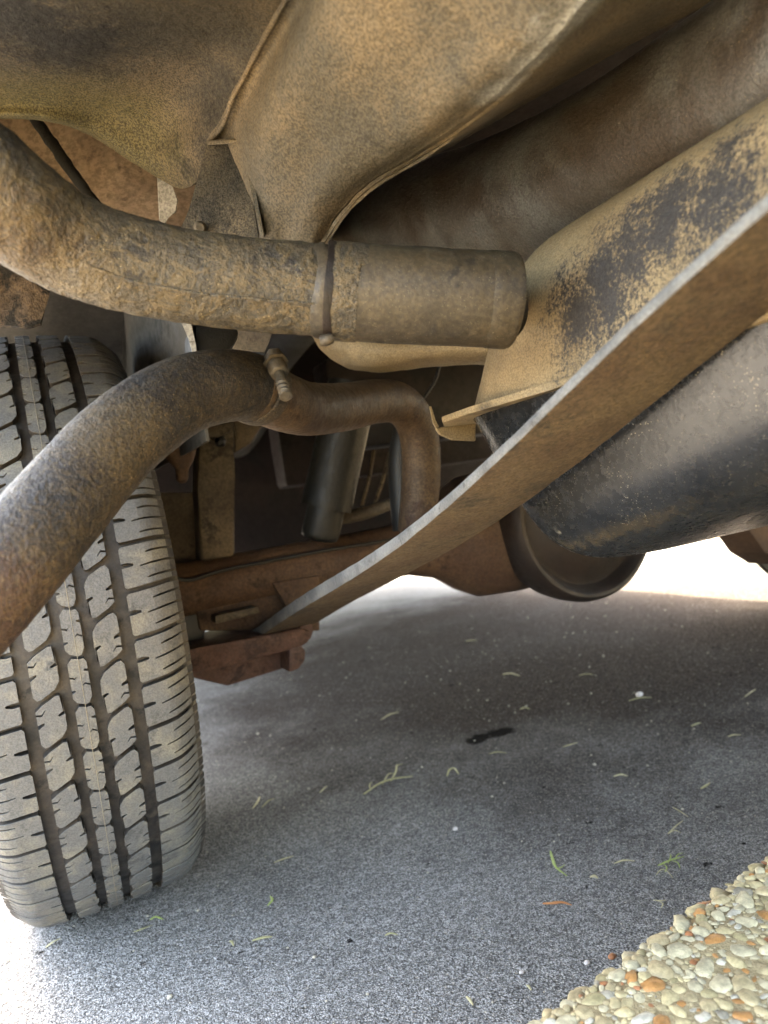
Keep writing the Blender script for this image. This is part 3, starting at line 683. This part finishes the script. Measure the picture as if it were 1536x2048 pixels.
def bolt():
    a, b = D(553, 728, .585), D(572, 792, .565)
    L = (b-a); n = 200
    me = tube('clamp_bolt', [(a, .0048), (a+L*.5, .0048), (b-L*.02, .0047), (b, .0038)], M['zinc'], tail, n, 24, lambda p, t, an, d: (.0007*math.sin(an+2*math.pi*13*t) if .38 < t < .96 else 0))
    tube('clamp_nut', [(a-L*.02, .0072), (a+L*.02, .0085), (a+L*.26, .0085), (a+L*.32, .0076)], M['zinc'], tail, 8, 6)
    tube('bolt_head', [(a-L*.34, .0062), (a-L*.28, .0082), (a-L*.10, .0084), (a-L*.08, .0105), (a-L*.03, .0105)], M['zinc'], tail, 14, 6)
bolt()

# --- leaf spring
se = [(455, 1268, 1.30), (505, 1252, 1.12), (560, 1228, .985)]
top = [on(x, y, 1, Y) for x, y, Y in se] + [on(x, y, 0, .274) for x, y in ((650, 1166), (760, 1088), (870, 990), (1000, 886), (1130, 776), (1250, 668), (1400, 530), (1536, 385))]
top += [top[-1] + (top[-1]-top[-2])*k + Vector((0, 0, -.003*k*k)) for k in (1, 2.2, 4.2, 7)]
_ty = np.array([[p.y, p.x, p.z] for p in top]); _pz = np.polyfit(_ty[:, 0], _ty[:, 2], 5); _px = np.polyfit(_ty[:, 0], _ty[:, 1], 4)
top = [Vector((np.polyval(_px, y), y, np.polyval(_pz, y))) for y in np.linspace(_ty[0, 0], _ty[-1, 0], 24)]
def leaf(name, c, width, th0, t0, t1, mats, parent, drop=0):
    S = spline([list(p) for p in c], 150); i0, i1 = int(t0*149), int(t1*149); S = S[i0:i1+1]
    bm = bmesh.new(); rows = []
    for i, p in enumerate(S):
        q = S[min(i+1, len(S)-1)]-S[max(i-1, 0)]; q = q/np.linalg.norm(q); lat = np.array([1., 0, 0]) - q*q[0]; lat /= np.linalg.norm(lat)
        up = np.cross(lat, q); up = up if up[2] > 0 else -up
        k = min(1, max(0, (p[1]-.28)/.62)); th = th0*(1+1.35*k*k*(3-2*k))
        r = .0022; sec = [(0, -r), (r*.3, -r*.3), (r, 0), (width-r, 0), (width, -r), (width, -th+r), (width-r, -th), (r, -th), (r*.3, -th+r*.3), (0, -th+r)]
        o = np.array(p) + up*(-drop)
        rows.append([bm.verts.new(o + lat*a + up*b + np.array([0, 0, 1])*.0005*fbm(o+lat*a+up*b, 60, 3)) for a, b in sec])
    n = len(sec)
    for a, b in zip(rows, rows[1:]):
        for j in range(n):
            f = bm.faces.new((a[j], a[(j+1) % n], b[(j+1) % n], b[j])); f.material_index = 1 if j in (9, 0, 8) else 0
    bm.faces.new(rows[0]); bm.faces.new(rows[-1][::-1])
    return bmobj(name, bm, mats, parent, True, 40)
spring = leaf('leaf_spring', top, .091, .0070, 0, 1, [M['spring_face'], M['spring_edge']], veh); tag(spring, 'rust brown leaf spring with bare grey edge rising to the right')

# --- axle
AY, AZ = HUB.y, HUB.z
axle = lathe('axle', [(.09, .001), (.09, .055), (.115, .055), (.118, .047), (.52, .047), (.58, .050), (.635, .066), (.68, .098), (.72, .118), (.80, .124), (.86, .124), (.92, .122), (.99, .112), (1.04, .088), (1.085, .062), (1.14, .050), (1.2, .047), (1.862, .047), (1.865, .055), (1.89, .055), (1.89, .001)], 0, (0, AY, AZ), M['rust'], veh, 72, 50)
tag(axle, 'rust brown rear axle tube behind the tyre')
lathe('brake_drum', [(.088, .001), (.088, .14), (.096, .155), (.118, .158), (.124, .150), (.128, .09), (.132, .001)], 0, (0, AY, AZ), M['black'], axle, 64, 35)
lathe('differential_cover', [(-.185, .001), (-.183, .04), (-.174, .08), (-.158, .108), (-.146, .124), (-.144, .131), (-.150, .137), (-.162, .142), (-.167, .148), (-.167, .154), (-.161, .160), (-.145, .164), (-.120, .164), (-.09, .160), (-.04, .145), (.0, .12), (.06, .06), (.10, .05)], 1, (.882, AY, AZ+.014), M['diff'], axle, 80, 35)
tube('brake_line', [(Vector((.125, AY-.06, AZ+.055)), .0032), (Vector((.17, AY-.052, AZ+.022)), .0032), (Vector((.24, AY-.046, AZ+.026)), .0032), (Vector((.40, AY-.046, AZ+.027)), .0032), (Vector((.60, AY-.052, AZ+.03)), .0032), (Vector((.72, AY-.09, AZ+.09)), .0032)], M['black'], axle, 80, 10)
flat('spring_saddle', ((390, 1205), (545, 1175), (560, 1190), (590, 1245), (560, 1262), (400, 1262)), AY-.035, .09, M['rust'], axle, .004)
flat('saddle_web', ((545, 1165), (640, 1150), (640, 1262), (600, 1262)), AY-.05, .012, M['rust'], axle, .003)
flat('spacer_plate', ((430, 1232), (515, 1213), (520, 1226), (432, 1248)), AY-.07, .05, M['bracket'], axle, .002)
pl = flat('u_bolt_plate', ((340, 1306), (395, 1296), (600, 1256), (622, 1262), (618, 1284), (600, 1296), (420, 1340), (340, 1352)), AY-.115, .16, M['rust_red'], axle, .004)
flat('shade_block', ((345, 1222), (408, 1212), (412, 1250), (408, 1298), (345, 1310)), AY-.03, .12, M['black'], axle, .006)  # added black block, stands for the shade between tyre and plate
tag(pl, 'rusty clamping plate under the spring')
flat('shock_mount', ((340, 1345), (582, 1292), (588, 1330), (455, 1372), (372, 1352)), AY-.07, .008, M['rust_red'], axle, .002)
flat('mount_ear', ((578, 1294), (600, 1288), (612, 1300), (611, 1322), (598, 1338), (578, 1346)), AY-.115, .10, M['rust_red'], axle, .004)
flat('plate_ear', ((598, 1232), (622, 1222), (628, 1262), (622, 1280), (600, 1282)), AY-.105, .09, M['rust_red'], axle, .004)
# far side perch
for o in (flat('far_saddle', ((1478, 1000), (1560, 985), (1570, 1130), (1530, 1105), (1500, 1062)), AY-.03, .1, M['rust'], axle, .004),): pass

# --- dampers, stops, lines and what hangs behind
def dust_tube():
    a, b = D(706, 770, 1.12), D(652, 1016, 1.12)
    s = tube('shock_absorber', [(a, .040), (a+(b-a)*.5, .040), (b, .0405)], M['shock'], veh, 30, 40); tag(s, 'olive grey shock absorber dust tube behind the exhaust pipe')
    tube('shock_body', [(b-(b-a)*.05, .030), (b+(b-a)*.12, .030), (b+(b-a)*.24, .028), (b+(b-a)*.27, .012)], M['shock'], s, 24, 32)
dust_tube()
for k, (p, q) in enumerate((((748, 900), (724, 1012)), ((780, 905), (750, 1006)), ((655, 905), (620, 1020)))):
    tube('brake_cable', [(D(*p, 1.22), .0036), (D((p[0]+q[0])/2+2, (p[1]+q[1])/2, 1.22), .0036), (D(*q, 1.22), .0036)], M['bracket' if k < 2 else 'maroon'], veh, 12, 10)
tube('cable_guide', [(D(660, 1040, 1.2), .011), (D(730, 1026, 1.2), .011), (D(800, 1000, 1.2), .009)], M['bracket'], veh, 16, 12)
tube('dark_tube', [(D(812, 850, 1.06), .018), (D(802, 920, 1.06), .019), (D(806, 1000, 1.06), .02), (D(812, 1060, 1.06), .02)], M['black'], veh, 20, 20)  # dark upright tube beside the exhaust bend
bb = flat('stop_bracket', ((398, 815), (468, 812), (470, 960), (470, 1112), (402, 1122), (396, 980)), 1.155, .05, M['bracket'], veh, .006)
flat('bracket_shelf', ((404, 852), (462, 846), (464, 862), (440, 874), (408, 876)), 1.14, .014, M['bracket'], bb, .003)
tube('bracket_bolt', [(on(440, 883, 1, 1.154), .010), (on(440, 884, 1, 1.146), .008), (on(440, 884, 1, 1.142), .003)], M['black'], bb, 8, 12)
flat('side_gusset', ((468, 820), (520, 812), (532, 840), (500, 888), (470, 906)), 1.19, .02, M['bracket'], bb, .004)
flat('inner_splash_shield', ((300, 985), (395, 985), (402, 1125), (330, 1135), (300, 1135)), 1.235, .01, M['bracket'], veh, .003)
tube('bump_stop', [(D(352, 830, 1.02), .030), (D(356, 880, 1.02), .028), (D(362, 915, 1.02), .020), (D(364, 938, 1.02), .010), (D(364, 958, 1.02), .0085), (D(364, 966, 1.02), .004)], M['rust'], veh, 30, 24)
hb = flat('hanger_block', ((388, 640), (470, 640), (482, 665), (470, 690), (455, 708), (392, 712)), .66, .06, M['shock'], veh, .006)
prism('torn_shield', [D(x, y, .64) for x, y in ((352, 628), (372, 634), (384, 648), (392, 690), (396, 716), (388, 718), (378, 676), (366, 652))], ray(380, 670)*.03, M['chip'], veh, .0008, 1)
prism('hanger_strap', [D(x, y, .80) for x, y in ((478, 630), (556, 634), (536, 690), (512, 740), (490, 734), (455, 692))], ray(500, 690)*.005, M['bracket'], veh, .001, 1)
# floor pan of the spare wheel well, seen under the hose
pan = [[D(560, 560, .90), D(700, 560, .86), D(850, 560, .84), D(1010, 560, .82)],
       [D(622, 672, .88), D(720, 655, .83), D(850, 655, .81), D(1010, 650, .79)],
       [D(648, 706, .88), D(730, 700, .82), D(850, 696, .80), D(1010, 690, .78)],
       [D(690, 735, .89), D(745, 733, .84), D(850, 722, .82), D(1010, 715, .80)],
       [D(715, 741, .95), D(770, 746, .90), D(858, 734, .88), D(1010, 728, .86)],
       [D(740, 735, 1.1), D(790, 738, 1.05), D(870, 728, 1.02), D(1010, 722, 1.0)]]
sheet('floor_pan', pan, M['tank_top'], veh, 60, 60, .004, lambda p: .0022*fbm(p, 16, 3))
box('rear_crossmember', (.51, 1.26, .60), (1.47, 1.34, .78), M['diff'], veh, .012)
tube('wire_loom', [(D(880, 728, 1.10), .0026), (D(868, 765, 1.12), .0026), (D(838, 808, 1.12), .0026)], M['black'], veh, 16, 8)

# ------------------------------------------------------------------ things lying on the asphalt
def blade(name, pts, w, mat, label, cat, group=None, flatk=.45):
    P = []
    for i, (x, y) in enumerate(pts):
        p = on(x, y, 2, 0); p.z = .004*noise.noise(Vector((p.x*2.3, p.y*2.3, 0))) + w*flatk + .001 + (.0015 if 0 < i < len(pts)-1 else 0); P.append(p)
    S = spline([list(p) for p in P], 5*len(P)); bm = bmesh.new(); rows = []; n = len(S)
    for i, p in enumerate(S):
        q = S[min(i+1, n-1)]-S[max(i-1, 0)]; q /= np.linalg.norm(q); lat = np.cross(q, [0, 0, 1]); lat /= np.linalg.norm(lat)+1e-9
        t = i/(n-1); ww = w*(.35+.65*math.sin(math.pi*min(1, .12+t*.85)))*(1+.25*noise.noise(Vector((p[0]*300, p[1]*300, i))))
        rows.append([bm.verts.new(p + lat*ww*math.cos(a) + np.array([0, 0, 1])*ww*flatk*math.sin(a)) for a in np.linspace(0, 2*math.pi, 7)[:-1]])
    for a, b in zip(rows, rows[1:]):
        for j in range(6): bm.faces.new((a[j], a[(j+1) % 6], b[(j+1) % 6], b[j]))
    bm.faces.new(rows[0][::-1]); bm.faces.new(rows[-1])
    return tag(bmobj(name, bm, mat, None, True, 70), label, cat, group)
G1 = 'pale grass clippings scattered on the asphalt'
LAB = iter(['pale clipping on dark asphalt above the branched sprig', 'straight pale clipping just right of the tar spots', 'bent pale clipping between the tar spots and the white stone',
    'straight clipping below the white stone, right of the photo middle', 'short slanted clipping to the right of the white stone', 'short straight clipping near the right edge, level with the tar spots',
    'pale clipping on the asphalt straight below the round differential, left one', 'left of a pair of clippings beside the tyre', 'right of a pair of clippings beside the tyre',
    'thin straw right of the tyre foot, below the pair of clippings', 'small curved clipping at the right, above the straight twig', 'curled hook-shaped clipping right of the branched sprig',
    'thin straw lying just right of the tyre foot', 'yellowish clipping at the lower left below the tyre', 'clipping at the left edge of the photo below the tyre',
    'small slanted clipping near the bottom edge, left of the kerb', 'tiny clipping closest to the lower end of the kerb edge', 'thin pale straw alone in the foreground middle',
    'tiny pale clipping right of the bent green sprig', 'thin pale straw low in the foreground, right of the tyre foot', 'pale clipping straight below the round differential, right one',
    'farthest pale clipping, just inside the shadow edge', 'short clipping above the tar spots on the dark asphalt', 'slanted clipping nearest the right edge, above the other right-hand ones',
    'short slanted clipping left of the branched sprig', 'tiny clipping beside the low foreground straw'])
for pts in [((762, 1440), (780, 1430), (797, 1424)), ((978, 1510), (996, 1508), (1014, 1509)), ((1126, 1497), (1142, 1494), (1156, 1488)),
            ((1228, 1557), (1243, 1555), (1256, 1556)), ((1383, 1454), (1393, 1451), (1402, 1447)), ((1456, 1474), (1468, 1472), (1482, 1470)),
            ((1005, 1350), (1022, 1349), (1040, 1353)), ((506, 1620), (516, 1608), (520, 1596)), ((524, 1618), (538, 1606), (550, 1600)),
            ((548, 1728), (570, 1722), (588, 1715)), ((1402, 1580), (1412, 1576), (1420, 1568)), ((895, 1555), (900, 1544), (910, 1542), (918, 1552)),
            ((268, 1866), (285, 1862), (305, 1852)), ((92, 1897), (108, 1888), (122, 1879)), ((2, 1930), (12, 1926), (22, 1922)),
            ((934, 1998), (941, 2008), (947, 2016)), ((1054, 1974), (1058, 1979), (1063, 1984)), ((770, 1873), (782, 1871), (796, 1872)),
            ((1180, 1755), (1190, 1756), (1196, 1758)), ((505, 1884), (528, 1880), (545, 1876)), ((1158, 1352), (1172, 1350), (1188, 1350)),
            ((930, 1282), (942, 1281), (954, 1280)), ((1040, 1420), (1050, 1418), (1060, 1420)), ((1490, 1395), (1502, 1388), (1512, 1380)),
            ((640, 1588), (648, 1582), (655, 1574)), ((460, 1884), (464, 1888), (468, 1894))]:
    blade('grass_clipping', pts, random.uniform(.0015, .0026), M[random.choice(['straw', 'clip', 'clip'])], next(LAB), 'grass clipping', G1)
blade('grass_clipping', ((300, 1842), (312, 1838), (327, 1841)), .0019, M['sprig'], 'curved bright green clipping beside the foot of the tyre', 'grass clipping')
blade('grass_clipping', ((536, 1813), (545, 1804), (541, 1794)), .0018, M['sprig'], 'hooked bright green clipping on the asphalt right of the tyre foot', 'grass clipping')
s = blade('dry_sprig', ((728, 1592), (760, 1572), (790, 1562), (826, 1556)), .0027, M['clip'], 'branched yellow-green sprig, the largest clipping on the shaded asphalt', 'sprig')
def child_blade(parent, pts, w, mat):
    o = blade('side_shoot', pts, w, mat, None, None); o.parent = parent; return o
child_blade(s, ((782, 1565), (792, 1548), (795, 1534), (806, 1530)), .0019, M['clip']); child_blade(s, ((742, 1584), (740, 1574), (744, 1566)), .0014, M['clip']); child_blade(s, ((765, 1572), (778, 1552), (790, 1550)), .0013, M['clip'])
s = blade('green_sprig', ((1101, 1704), (1106, 1722), (1113, 1738), (1134, 1753)), .0019, M['sprig'], 'bent bright green sprig above the orange splinter', 'sprig')
child_blade(s, ((1112, 1737), (1122, 1738), (1130, 1730)), .0011, M['sprig'])
blade('wood_splinter', ((1086, 1808), (1104, 1810), (1124, 1808), (1143, 1811)), .0026, M['splinter'], 'thin orange wood splinter on the asphalt near the kerb', 'splinter', None, .4)
blade('straw_piece', ((1228, 1728), (1248, 1724), (1270, 1723)), .0016, M['straw'], 'straight pale straw between the green sprig and the moss tuft', 'straw')
s = blade('twig', ((1345, 1616), (1360, 1626), (1378, 1636)), .0009, M['straw'], 'thin straight pale twig above a forked twig on the asphalt', 'twig')
s = blade('forked_twig', ((1336, 1669), (1352, 1656), (1366, 1643)), .0011, M['straw'], 'forked pale twig lying on the asphalt below a straight twig', 'twig')
child_blade(s, ((1338, 1668), (1350, 1664), (1362, 1667)), .0009, M['straw'])
s = blade('moss_tuft', ((1316, 1732), (1330, 1728), (1346, 1722), (1368, 1714)), .0016, M['sprig'], 'feathery green moss tuft on the asphalt near the kerb', 'moss')
for q in (((1336, 1727), (1342, 1716), (1340, 1708)), ((1346, 1722), (1356, 1728), (1360, 1736)), ((1350, 1720), (1356, 1712), (1366, 1706)), ((1328, 1729), (1334, 1738), (1330, 1744))): child_blade(s, q, .0009, M['sprig'])
blade('curled_straw', ((1312, 1750), (1322, 1742), (1334, 1744), (1346, 1756)), .0008, M['straw'], 'curled thin straw just below the moss tuft', 'straw')
s = blade('straw_scrap', ((1308, 1800), (1320, 1804), (1332, 1800)), .0011, M['straw'], 'pale tangled straw scrap close to the kerb edge', 'straw')
child_blade(s, ((1320, 1803), (1326, 1810), (1322, 1816)), .0008, M['straw'])
def pebble_thing(px, py, r, mat, label, name='loose_stone'):
    bm = bmesh.new(); bmesh.ops.create_icosphere(bm, subdivisions=2, radius=1); p = on(px, py, 2, 0)
    for v in bm.verts:
        v.co *= 1+.3*noise.noise(v.co*1.2+Vector((px, py, 0))); v.co = Vector((v.co.x*r, v.co.y*r*.8, v.co.z*r*.6)) + Vector((p.x, p.y, r*.45))
    return tag(bmobj(name, bm, mat, None, True, None), label, 'stone')
s = pebble_thing(1279, 1392, .008, M['bud'], 'white stone beside a green blade on the shaded asphalt')
blade('grass_clipping', ((1258, 1404), (1280, 1399), (1304, 1397)), .0020, M['clip'], 'green blade lying against the white stone on the asphalt', 'grass clipping')
pebble_thing(911, 1660, .0042, M['bud'], 'tiny white stone alone on the asphalt below the branched sprig')
pebble_thing(1043, 1947, .0028, M['bud'], 'tiny white stone on the asphalt closest to the photo bottom')
pebble_thing(1174, 1928, .0032, M['bud'], 'small white stone on the asphalt beside the kerb edge')
pebble_thing(1224, 1916, .0042, PEB[3], 'small rust coloured stone on the asphalt at the kerb edge')
# loose pale grit, too much to count
def grit():
    bm0 = bmesh.new(); bmesh.ops.create_icosphere(bm0, subdivisions=1, radius=1); base = [v.co.copy() for v in bm0.verts]; fc = [[v.index for v in f.verts] for f in bm0.faces]; bm0.free()
    V = []; F = []
    for k in range(700):
        x, y = random.uniform(-.7, 2.0), random.uniform(.42, 2.4); r = random.lognormvariate(math.log(.0013), .35); n = len(V)
        z = .004*noise.noise(Vector((x*2.3, y*2.3, 0)))
        for b in base: V.append((x+b.x*r*random.uniform(.8, 1.3), y+b.y*r, z+r*.4+b.z*r*.7))
        F += [[n+i for i in f] for f in fc]
    return tag(obj('grit', V, F, PEB[4]), 'pale grit grains scattered over the asphalt', 'grit', kind='stuff')
grit()
